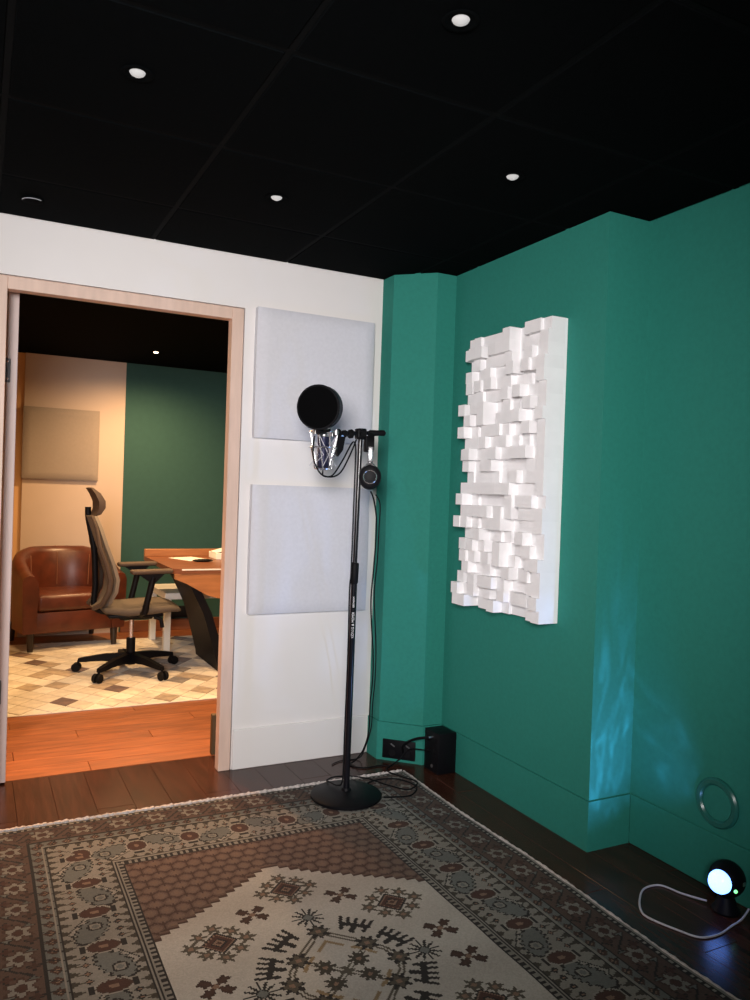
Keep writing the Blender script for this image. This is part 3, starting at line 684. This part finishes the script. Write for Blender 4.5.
cable('shock_mount_cable', [(MX - 0.054, MY - 0.030, 1.520), (MX - 0.058, MY - 0.032, 1.44), (MX - 0.030, MY - 0.036, 1.375), (MX + 0.012, MY - 0.040, 1.358), (MX + 0.060, MY - 0.036, 1.375), (MX + 0.105, MY - 0.02, 1.44), (bx - 0.006, by - 0.020, 1.518)], 0.0033, M_RUB, 'black cable looped under the shock mount up to the clamp')

# ------------------------------------------------------------------ headphones hung on the bar
HX = PX + 0.062; HZ = TZ + 0.015
hp = thing('headphones', 'black headphones with chrome trim hanging from the boom bar', 'headphones', (HX, PY, 1.365), -0.459)
arc = []
for i in range(25):
    a = PI * i / 24
    arc.append((0, -0.072 * math.cos(a), (HZ - 1.365 - 0.070) + 0.074 * math.sin(a)))
# band as flat strap
rings = []
for i, p in enumerate(arc):
    a = PI * i / 24; n_ = Vector((0, -math.cos(a), math.sin(a)))
    c0 = Vector(p); wv = Vector((0.014, 0, 0))
    rings.append([c0 - wv - n_ * 0.004, c0 + wv - n_ * 0.004, c0 + wv + n_ * 0.004, c0 - wv + n_ * 0.004])
MB().grid(rings).build('headband', M_RUB, hp, smooth=True)
for sg in (-1, 1):
    zz = HZ - 1.365 - 0.070
    MB().box((0, sg * 0.074, zz - 0.018), (0.022, 0.008, 0.064), None, 0.003, 2).build('slider', M_CHROME, hp, smooth=True)
    MB().tube([(0.030 * math.cos(a), sg * 0.080, 0.0 + 0.062 * math.sin(a) * 0.9) for a in np.linspace(0.25, PI - 0.25, 14)], 0.0042, 8).build('yoke', M_CHROME, hp, smooth=True)
    cm = axis_mat((0, sg * 0.062, 0), (0, sg, 0))
    cup = MB().lathe([(0.001, 0.032), (0.030, 0.032), (0.043, 0.026), (0.047, 0.014), (0.047, 0.004), (0.040, 0.0), (0.001, 0.0)], 36, cm @ Matrix.Diagonal((1, 1.12, 1, 1))).build('ear_cup', M_BLK, hp, smooth=True)
    MB().tube([cm @ Vector((0.027 * math.cos(a), 0.027 * math.sin(a), 0.0328)) for a in np.linspace(0, 2 * PI, 33)[:-1]], 0.0026, 6, closed=True).build('chrome_ring', M_CHROME, cup, smooth=True)
    MB().lathe([(0.001, 0.0), (0.044, 0.0), (0.047, -0.008), (0.044, -0.018), (0.022, -0.019), (0.020, -0.010), (0.001, -0.010)], 32, cm @ Matrix.Diagonal((1, 1.12, 1, 1))).build('ear_pad', M_RUB, hp, smooth=True)
cable('headphone_cable', [(1.449, 2.868, 1.305), (1.463, 2.875, 1.285), (1.481, 2.89, 1.25), (1.512, 2.931, 1.185), (1.533, 2.972, 1.076), (1.547, 3.013, 0.943), (1.562, 3.054, 0.828), (1.59, 3.095, 0.709), (1.624, 3.136, 0.564), (1.647, 3.177, 0.439), (1.659, 3.218, 0.312), (1.679, 3.259, 0.182), (1.677, 3.30, 0.084), (1.655, 3.335, 0.020), (1.63, 3.34, 0.004), (1.62, 3.30, 0.004), (1.655, 3.265, 0.004), (1.70, 3.258, 0.004), (1.745, 3.262, 0.004), (1.785, 3.240, 0.004)], 0.0034, M_RUB, 'long black headphone cable hanging from the ear cup to the floor')
cable('extension_cable', [(1.478, 2.878, 1.292), (1.511, 2.90, 1.25), (1.536, 2.951, 1.142), (1.560, 3.002, 1.009), (1.577, 3.053, 0.871), (1.611, 3.104, 0.729), (1.648, 3.156, 0.582), (1.675, 3.207, 0.43), (1.693, 3.258, 0.299), (1.716, 3.309, 0.173), (1.708, 3.36, 0.052), (1.690, 3.385, 0.006), (1.60, 3.39, 0.004), (1.54, 3.36, 0.004)], 0.0028, M_RUB, 'thin black second cable hanging against the edge of the green corner')

# ------------------------------------------------------------------ socket plate on the chamfer, floor box
ang = math.atan2(BY - AY, BX - AX)
pc = Vector(((AX + BX) / 2 - 0.0115, (AY + BY) / 2 - 0.011, 0.06)); nrm = Vector((-0.7071, -0.7071, 0))
so = thing('socket_plate', 'black double socket plate on the chamfered green corner', 'socket', tuple(pc - nrm * 0.0015), ang)
MB().box((0, -0.003, 0), (0.165, 0.008, 0.092), None, 0.003, 2).build('plate', M_BLK, so, smooth=True)
for xx in (-0.030, 0.045):
    MB().box((xx, -0.0075, 0.02), (0.024, 0.004, 0.006), (0, 0.6, 0), 0.001, 1).build('switch', M_STEEL, so)
    MB().lathe([(0.001, 0.0), (0.019, 0.0), (0.017, 0.003), (0.001, 0.003)], 20, axis_mat((xx, -0.007, -0.016), (0, -1, 0))).build('socket_face', M_RUB, so, smooth=True)
sb = thing('stage_box', 'black box with plugged cables standing in the green corner', 'power box', (1.985, 3.115, 0))
MB().bb((-0.048, -0.062, 0), (0.052, 0.062, 0.190), 0.004, 2).build('case', M_BLK, sb, smooth=True)
for yy, zz in ((-0.03, 0.150), (0.028, 0.150), (-0.03, 0.100), (0.028, 0.095)):
    MB().lathe([(0.001, 0), (0.014, 0), (0.014, 0.004), (0.009, 0.006), (0.001, 0.006)], 18, axis_mat((-0.048, yy, zz), (-1, 0, 0))).build('jack', M_RUB, sb, smooth=True)
MB().box((-0.054, -0.010, 0.165), (0.034, 0.010, 0.009), None, 0.003, 2).build('cable_plug', M_STEEL, sb, smooth=True)
MB().lathe([(0.001, 0), (0.008, 0), (0.008, 0.003), (0.001, 0.004)], 14, axis_mat((-0.048, -0.012, 0.030), (-1, 0, 0))).build('badge', M_STEEL, sb, smooth=True)
cable('plug_cable', [(1.914, 3.105, 0.165), (1.895, 3.11, 0.165), (1.872, 3.15, 0.150), (1.86, 3.205, 0.12), (1.856, 3.245, 0.085), (1.872, 3.263, 0.048)], 0.006, M_RUB, 'short black plug lead from the floor box to the socket plate')
cable('floor_cable', [(PX + 0.14, PY + 0.09, 0.018), (PX + 0.22, PY + 0.115, 0.017), (PX + 0.30, PY + 0.08, 0.018), (PX + 0.33, PY - 0.02, 0.018), (PX + 0.26, PY - 0.10, 0.018), (PX + 0.18, PY - 0.09, 0.018), (PX + 0.135, PY - 0.085, 0.022)], 0.0033, M_RUB, 'black cable coiled on the rug beside the stand base')

# ------------------------------------------------------------------ wall ring and projector lamp by the recessed wall
ring = thing('wall_ring', 'round green cable port ring on the recessed green wall', 'wall port', (XF, 1.793, 0.292))
rm = axis_mat((-0.0005, 0, 0), (-1, 0, 0))
MB().lathe([(0.058, 0.0), (0.083, 0.0), (0.083, 0.008), (0.077, 0.014), (0.064, 0.014), (0.058, 0.008), (0.058, 0.0)], 44, rm).build('ring', M_RING, ring, smooth=True)
MB().lathe([(0.001, 0.0), (0.058, 0.0), (0.058, 0.003), (0.001, 0.004)], 40, rm).build('cover_disc', M_GREEN, ring, smooth=True)
lp = thing('star_projector', 'black ball night light projector glowing white on the floor below the ring', 'projector lamp', (2.172, 1.680, 0.0))
MB().sphere((0, 0, 0.104), 0.056, nu=28, nv=18).build('ball', M_BLK, lp, smooth=True)
MB().lathe([(0.001, 0), (0.042, 0), (0.044, 0.006), (0.034, 0.022), (0.024, 0.050), (0.001, 0.054)], 28).build('foot', M_BLK, lp, smooth=True)
ld = Vector((-0.80, -0.18, 0.05)).normalized()
lm = axis_mat(Vector((0, 0, 0.104)) + ld * 0.040, ld)
MB().lathe([(0.036, 0.0), (0.0355, 0.012), (0.031, 0.023), (0.018, 0.030), (0.001, 0.033)], 32, lm).build('lens', M_LAMP, lp, smooth=True)
MB().sphere(tuple(Vector((0, 0, 0.104)) + Vector((-0.022, -0.050, -0.014))), 0.006, nu=10, nv=6).build('indicator', M_LED, lp, smooth=True)
MB().box(tuple(Vector((0, 0, 0.104)) + Vector((0.010, -0.0555, 0.004))), (0.012, 0.004, 0.012), (0, 0, 0.2), 0.001, 1).build('button', M_STEEL, lp)
PL = light('projector_light', 'SPOT', (2.105, 1.672, 0.150), 25.0, (0.26, 0.46, 1.0), spot_size=math.radians(84), spot_blend=1.0, shadow_soft_size=0.008)
aim(PL, (2.02, 2.186, 0.46))
PL.data.use_nodes = True
nt = PL.data.node_tree; N = nt.nodes; em = N['Emission']
tcn = N.new('ShaderNodeTexCoord'); mpn = N.new('ShaderNodeMapping'); mpn.inputs['Scale'].default_value = (11, 4, 4); mpn.inputs['Location'].default_value = (1.3, 0.4, 0)
nzn = N.new('ShaderNodeTexNoise'); nzn.inputs['Scale'].default_value = 1.0; nzn.inputs['Detail'].default_value = 3.0; nzn.inputs['Distortion'].default_value = 0.8
crn = N.new('ShaderNodeValToRGB'); crn.color_ramp.elements[0].position = 0.48; crn.color_ramp.elements[0].color = (0.55, 0.55, 0.55, 1); crn.color_ramp.elements[1].position = 0.72; crn.color_ramp.elements[1].color = (1.6, 1.6, 1.6, 1)
nt.links.new(tcn.outputs['Normal'], mpn.inputs['Vector']); nt.links.new(mpn.outputs['Vector'], nzn.inputs['Vector']); nt.links.new(nzn.outputs['Fac'], crn.inputs['Fac']); nt.links.new(crn.outputs['Color'], em.inputs['Strength'])
cable('usb_cable', [(2.150, 1.735, 0.010), (2.120, 1.810, 0.005), (2.097, 1.880, 0.004), (2.03, 1.885, 0.004), (1.967, 1.844, 0.004), (1.915, 1.79, 0.004), (1.902, 1.745, 0.004), (1.930, 1.66, 0.004), (1.962, 1.602, 0.004), (2.03, 1.59, 0.004), (2.104, 1.605, 0.004), (2.16, 1.612, 0.010), (2.20, 1.618, 0.030)], 0.0032, M_CORDW, 'thin white cable looped on the dark floor around the projector')

# ------------------------------------------------------------------ office beyond the door
# patchwork hide rug: diamonds as pieces on a cream base
orug = thing('patchwork_rug', 'cream patchwork hide rug on the office floor', 'rug', (1.20, 5.72, 0))
def hide(name, col, var): return mat(name, col, 0.95, var, 14, 0.3, 500, sheen=0.2)
hides = [hide('cream_hide', (0.74, 0.69, 0.58), 0.08), hide('pale_hide', (0.66, 0.59, 0.47), 0.14), hide('brown_hide', (0.132, 0.0726, 0.0396), 0.5), hide('tan_hide', (0.396, 0.3036, 0.1914), 0.3), hide('grey_hide', (0.198, 0.1716, 0.1386), 0.35)]
x0r, x1r, y0r, y1r = 0.0 - 1.2, 2.25 - 1.2, 4.69 - 5.72, 6.74 - 5.72
MB().bb((x0r, y0r, 0), (x1r, y1r, 0.006), 0.002, 1).build('backing', hides[0], orug)
dw, dh = 0.165, 0.205
ii = 0; hm = {}
rr_ = random.Random(11)
ny_ = int((y1r - y0r) / (dh / 2)); nx_ = int((x1r - x0r) / dw)
for jy in range(1, ny_):
    for ix in range(nx_ + 1):
        cxx = x0r + (ix + (0.5 if jy % 2 else 0.0)) * dw; cyy = y0r + jy * dh / 2
        if cxx - dw / 2 < x0r - 0.001 or cxx + dw / 2 > x1r: continue
        wgt = rr_.random()
        near = cyy < y0r + 0.45
        hsel = 2 if wgt < (0.13 if near else 0.05) else 3 if wgt < 0.20 else 4 if wgt < (0.34 if cxx > -0.1 else 0.22) else 1 if wgt < 0.7 else 0
        key = hsel
        if key not in hm:
            g = 0.004
            o = MB().prism([(-dw / 2 + g, 0), (0, -dh / 2 + g), (dw / 2 - g, 0), (0, dh / 2 - g)], 0, 0.004).build('hide_patch', hides[hsel], orug); hm[key] = o.data
        else:
            o = bpy.data.objects.new('hide_patch', hm[key]); COL.objects.link(o); o.parent = orug
        o.location = (cxx, cyy, 0.0062)

# tub armchair, local front is -Y
ac = thing('tub_armchair', 'brown leather tub armchair against the cream office wall', 'armchair', (0.655, 6.715, 0.012), math.radians(12))
path = []
Wd, Dp = 0.385, 0.30
for i in range(9): path.append(Vector((-Wd, -Dp + i * 0.035, 0)))
for i in range(1, 24):
    a = PI - PI * i / 24; path.append(Vector((Wd * math.cos(a), -Dp + 0.28 + 0.32 * math.sin(a), 0)))
for i in range(9): path.append(Vector((Wd, -Dp + 0.28 - i * 0.035, 0)))
NP = len(path); rings = []
for i, p in enumerate(path):
    t = (path[min(i + 1, NP - 1)] - path[max(i - 1, 0)]).normalized(); nrm_ = Vector((t.y, -t.x, 0))   # towards the seat
    s_ = abs(i / (NP - 1) * 2 - 1)
    h_ = 0.76 - 0.15 * max(0, min(1, (s_ - 0.25) / 0.55)) ** 1.2 - 0.03 * max(0, (s_ - 0.8) / 0.2)
    th = 0.10
    prof = [(0.0, 0.14), (0.0 - 0.008, 0.35), (-0.012, h_ - 0.05), (0.004, h_ - 0.012), (0.04, h_), (0.075, h_ - 0.010), (th, h_ - 0.05), (th + 0.012, 0.45), (th, 0.30), (th, 0.14)]
    rings.append([p + nrm_ * a_ + Vector((0, 0, z_)) for a_, z_ in prof])
MB().grid(rings).build('tub_back', M_LEATHER, ac, smooth=True, sharp=50)
MB().box((0, -0.055, 0.365), (0.575, 0.50, 0.13), None, 0.035, 4).build('seat_cushion', M_LEATHER, ac, smooth=True)
MB().box((0, -0.04, 0.215), (0.61, 0.50, 0.16), None, 0.012, 2).build('seat_base', M_LEATHER, ac, smooth=True)
for idx_ in (13, 20, 27):
    p = rings[idx_]
    MB().tube([p[2] + (p[2] - p[7]).normalized() * -0.002, p[4] + Vector((0, 0, 0.001)), p[6] + (p[7] - p[2]).normalized() * 0.002, p[7] + (p[7] - p[2]).normalized() * 0.002], 0.004, 6).build('seam', M_SEAM, ac, smooth=True)
for sx in (-1, 1):
    for sy in (-1, 1):
        MB().tube([(sx * 0.32, sy * 0.26, 0.0), (sx * 0.32, sy * 0.25, 0.15)], [0.020, 0.030], 10).build('leg', M_DKWOOD, ac, smooth=True)

# office chair, local front is +X
oc = thing('office_chair', 'taupe high back office chair with headrest on black castors', 'office chair', (0.98, 5.53, 0.0105))
MB().lathe([(0.001, 0.055), (0.034, 0.055), (0.042, 0.075), (0.036, 0.13), (0.030, 0.135), (0.030, 0.235), (0.001, 0.235)], 24).build('hub', M_BLK, oc, smooth=True)
for a in (160, 226, 296, 24, 92):
    a = math.radians(a); d_ = Vector((math.cos(a), math.sin(a), 0)); n_ = Vector((-d_.y, d_.x, 0))
    rings = []
    for t_, zt_, zb_, ww in ((0.03, 0.132, 0.072, 0.030), (0.18, 0.122, 0.078, 0.024), (0.31, 0.098, 0.068, 0.020), (0.345, 0.090, 0.066, 0.018)):
        p = d_ * t_
        rings.append([p - n_ * ww + Vector((0, 0, zb_)), p + n_ * ww + Vector((0, 0, zb_)), p + n_ * ww * 0.8 + Vector((0, 0, zt_)), p - n_ * ww * 0.8 + Vector((0, 0, zt_))])
    lg = MB().grid(rings).build('base_arm', M_BLK, oc)
    c_ = d_ * 0.345
    cs = MB()
    for sg in (-1, 1):
        cs.lathe([(0.001, -0.011), (0.026, -0.011), (0.030, -0.006), (0.030, 0.006), (0.026, 0.011), (0.001, 0.011)], 18, axis_mat(c_ + n_ * 0.017 * sg + d_ * 0.012 + Vector((0, 0, 0.030)), n_))
    cs.tube([c_ + Vector((0, 0, 0.04)), c_ + Vector((0, 0, 0.075))], 0.008, 8)
    cs.build('castor', M_RUB, oc, smooth=True)
MB().tube([(0, 0, 0.23), (0, 0, 0.40)], 0.014, 14).build('gas_lift', M_CHROME, oc, smooth=True)
MB().box((0.02, 0, 0.395), (0.22, 0.16, 0.05), None, 0.012, 2).build('mechanism', M_BLK, oc, smooth=True)
MB().tube([(0.12, -0.17, 0.40), (0.16, -0.19, 0.385), (0.17, -0.19, 0.33)], 0.014, 8).build('tilt_lever', M_RUB, oc, smooth=True)
# seat with waterfall front
rings = []
for x_, z_, th_, ww in ((-0.22, 0.475, 0.02, 0.17), (-0.20, 0.485, 0.055, 0.225), (-0.05, 0.482, 0.075, 0.245), (0.12, 0.492, 0.075, 0.245), (0.22, 0.492, 0.065, 0.235), (0.275, 0.475, 0.050, 0.215), (0.298, 0.450, 0.02, 0.18)):
    ring_ = []
    for k_ in range(16):
        a = 2 * PI * k_ / 16; cy_ = math.copysign(abs(math.cos(a)) ** 0.6, math.cos(a)); sz_ = math.copysign(abs(math.sin(a)) ** 0.6, math.sin(a))
        ring_.append(Vector((x_, cy_ * ww, z_ - th_ / 2 + sz_ * th_ / 2)))
    rings.append(ring_)
MB().grid(rings).build('seat', M_SEAT, oc, smooth=True, sharp=60)
MB().box((0.0, 0, 0.412), (0.36, 0.36, 0.025), None, 0.01, 2).build('seat_pan', M_BLK, oc, smooth=True)
# backrest: front mesh skin and dark frame
def back_skin(offs, thick, wscale, m, name, prof):
    rings = []
    for (x_, z_, ww) in prof:
        ring_ = []
        for k_ in range(13):
            v_ = -1 + 2 * k_ / 12; ring_.append(Vector((x_ + offs - 0.035 * (1 - v_ * v_), v_ * ww * wscale, z_)))
        for k_ in range(12, -1, -1):
            v_ = -1 + 2 * k_ / 12; ring_.append(Vector((x_ + offs - 0.035 * (1 - v_ * v_) - thick, v_ * ww * wscale, z_)))
        rings.append(ring_)
    return MB().grid(rings).build(name, m, oc, smooth=True, sharp=50)
bprof = [(-0.215, 0.465, 0.14), (-0.165, 0.50, 0.20), (-0.130, 0.58, 0.225), (-0.122, 0.66, 0.235), (-0.150, 0.76, 0.235), (-0.195, 0.88, 0.225), (-0.235, 1.00, 0.205), (-0.262, 1.075, 0.16)]
back_skin(0.0, 0.022, 1.0, M_TAUPE, 'back_cushion', bprof)
for sg in (-1, 1):
    MB().tube([(x_ - 0.055 - (0.0 if z_ < 1.0 else -0.02), sg * ww * 0.95, z_) for (x_, z_, ww) in bprof], [0.016, 0.02, 0.02, 0.018, 0.016, 0.014, 0.012, 0.010], 8).build('back_frame', M_DKTAUPE, oc, smooth=True)
MB().tube(smooth_path([(-0.10, 0, 0.41), (-0.24, 0, 0.45), (-0.245, 0, 0.62), (-0.26, 0, 0.85), (-0.300, 0, 1.05), (-0.305, 0, 1.13)]), 0.020, 10).build('spine', M_BLK, oc, smooth=True)
rings = []
for x_, z_, ww, th_ in ((-0.275, 1.070, 0.10, 0.012), (-0.238, 1.085, 0.13, 0.030), (-0.212, 1.130, 0.145, 0.040), (-0.214, 1.175, 0.145, 0.040), (-0.245, 1.225, 0.135, 0.032), (-0.292, 1.262, 0.11, 0.010)):
    ring_ = []
    for k_ in range(9): v_ = -1 + k_ / 4; ring_.append(Vector((x_ - 0.02 * (1 - v_ * v_), v_ * ww, z_)))
    for k_ in range(8, -1, -1): v_ = -1 + k_ / 4; ring_.append(Vector((x_ - 0.02 * (1 - v_ * v_) - th_, v_ * ww, z_ - 0.005)))
    rings.append(ring_)
MB().grid(rings).build('headrest', M_DKTAUPE, oc, smooth=True, sharp=50)
for sg in (-1, 1):
    yy = sg * 0.265
    arm = MB(); arm.tube([(0.02, sg * 0.20, 0.425), (0.035, yy, 0.445), (0.06, yy, 0.56), (0.085, yy, 0.68)], [0.018, 0.022, 0.020, 0.022], 10)
    arm.prism([(-0.02, 0.705), (0.16, 0.705), (0.10, 0.645), (0.065, 0.645)], yy - 0.014, yy + 0.014, Matrix(((1, 0, 0, 0), (0, 0, 1, 0), (0, 1, 0, 0), (0, 0, 0, 1))))
    ar = arm.build('armrest', M_BLK, oc, smooth=True)
    MB().box((0.075, yy, 0.718), (0.27, 0.09, 0.028), (0, -0.02, 0), 0.011, 3).build('arm_pad', M_DKTAUPE, ar, smooth=True)

# desk with angled black end panel
dk = thing('office_desk', 'cherry veneer desk with black slanted end panel behind the door jamb', 'desk', (1.85, 5.85, 0.0))
T = lambda p: p
MB().prism([(1.205, 5.33), (1.26, 5.30), (2.6, 5.30), (2.6, 6.32), (1.20, 6.32)], 0.705, 0.738).build('desk_top', M_DESKD, dk, world=True)
ap = MB(); ap.prism([(1.215, 0.704), (2.6, 0.704), (2.6, 0.53), (1.52, 0.53), (1.44, 0.555), (1.30, 0.635), (1.215, 0.67)], 5.305, 5.33, Matrix(((1, 0, 0, 0), (0, 0, 1, 0), (0, 1, 0, 0), (0, 0, 0, 1))))
ap.build('front_apron', M_DESK, dk, world=True)
MB().bb((1.20, 6.29, 0.738), (2.6, 6.325, 0.795), 0.003, 1).build('back_upstand', M_DESK, dk, world=True)
MB().bb((1.262, 5.298, 0.728), (2.6, 5.3045, 0.738)).build('edge_highlight', M_PAPER, dk, world=True)  # pale strip stands in for the highlight along the desk's front edge
rings = []
for (xo, z_, ya, yb_) in ((1.545, 0.0105, 5.34, 5.96), (1.54, 0.05, 5.34, 5.96), (1.50, 0.20, 5.34, 5.95), (1.43, 0.42, 5.34, 5.92), (1.34, 0.60, 5.34, 5.90), (1.27, 0.704, 5.34, 5.90)):
    rings.append([Vector((xo, ya, z_)), Vector((xo + 0.06, ya, z_)), Vector((xo + 0.06, yb_, z_)), Vector((xo, yb_, z_))])
MB().grid(rings).build('end_panel', M_BLK, dk, world=True, smooth=True)
MB().bb((2.50, 5.36, 0.0), (2.56, 6.28, 0.704)).build('end_panel', M_BLK, dk, world=True)
pp = MB().box((1.50, 6.03, 0.7395), (0.21, 0.29, 0.002), (0, 0, 0.35)).build('paper_sheet', M_PAPER); props(pp, 'white sheet of paper lying on the office desk', 'paper')
ms = MB().sphere((1.535, 5.80, 0.749), 0.05, (1.6, 0.7, 0.22), 18, 10).build('computer_mouse', M_RUB, smooth=True); props(ms, 'flat dark rounded object on the desk in front of the paper', 'mouse')
bxo = thing('desk_box', 'small white box with a raised flap on the office desk', 'box', (1.74, 6.05, 0.7385))
MB().bb((-0.06, -0.10, 0), (0.14, 0.12, 0.050), 0.003, 1).build('carton', M_PAPER, bxo)
MB().box((0.035, -0.015, 0.078), (0.20, 0.16, 0.006), (0, -0.26, 0), 0.001, 1).build('flap', M_PAPER, bxo)
# white side table
wt = thing('white_side_table', 'white low square table behind the office chair and desk', 'side table', (1.66, 6.36, 0.012))
MB().bb((-0.34, -0.30, 0.41), (0.34, 0.30, 0.46), 0.003, 1).build('table_top', M_LACQ, wt)
for sx in (-1, 1):
    for sy in (-1, 1):
        MB().bb((sx * 0.315 - 0.025, sy * 0.272 - 0.025, 0.0), (sx * 0.315 + 0.025, sy * 0.272 + 0.025, 0.41), 0.002, 1).build('leg', M_LACQ, wt)
ws = MB().box((1.70, YO - 0.0265, 0.075 + 0.09), (0.22, 0.045, 0.10), None, 0.004, 2).build('wall_socket_box', M_BLK, smooth=True)
props(ws, 'black socket box low on the far green office wall', 'socket')
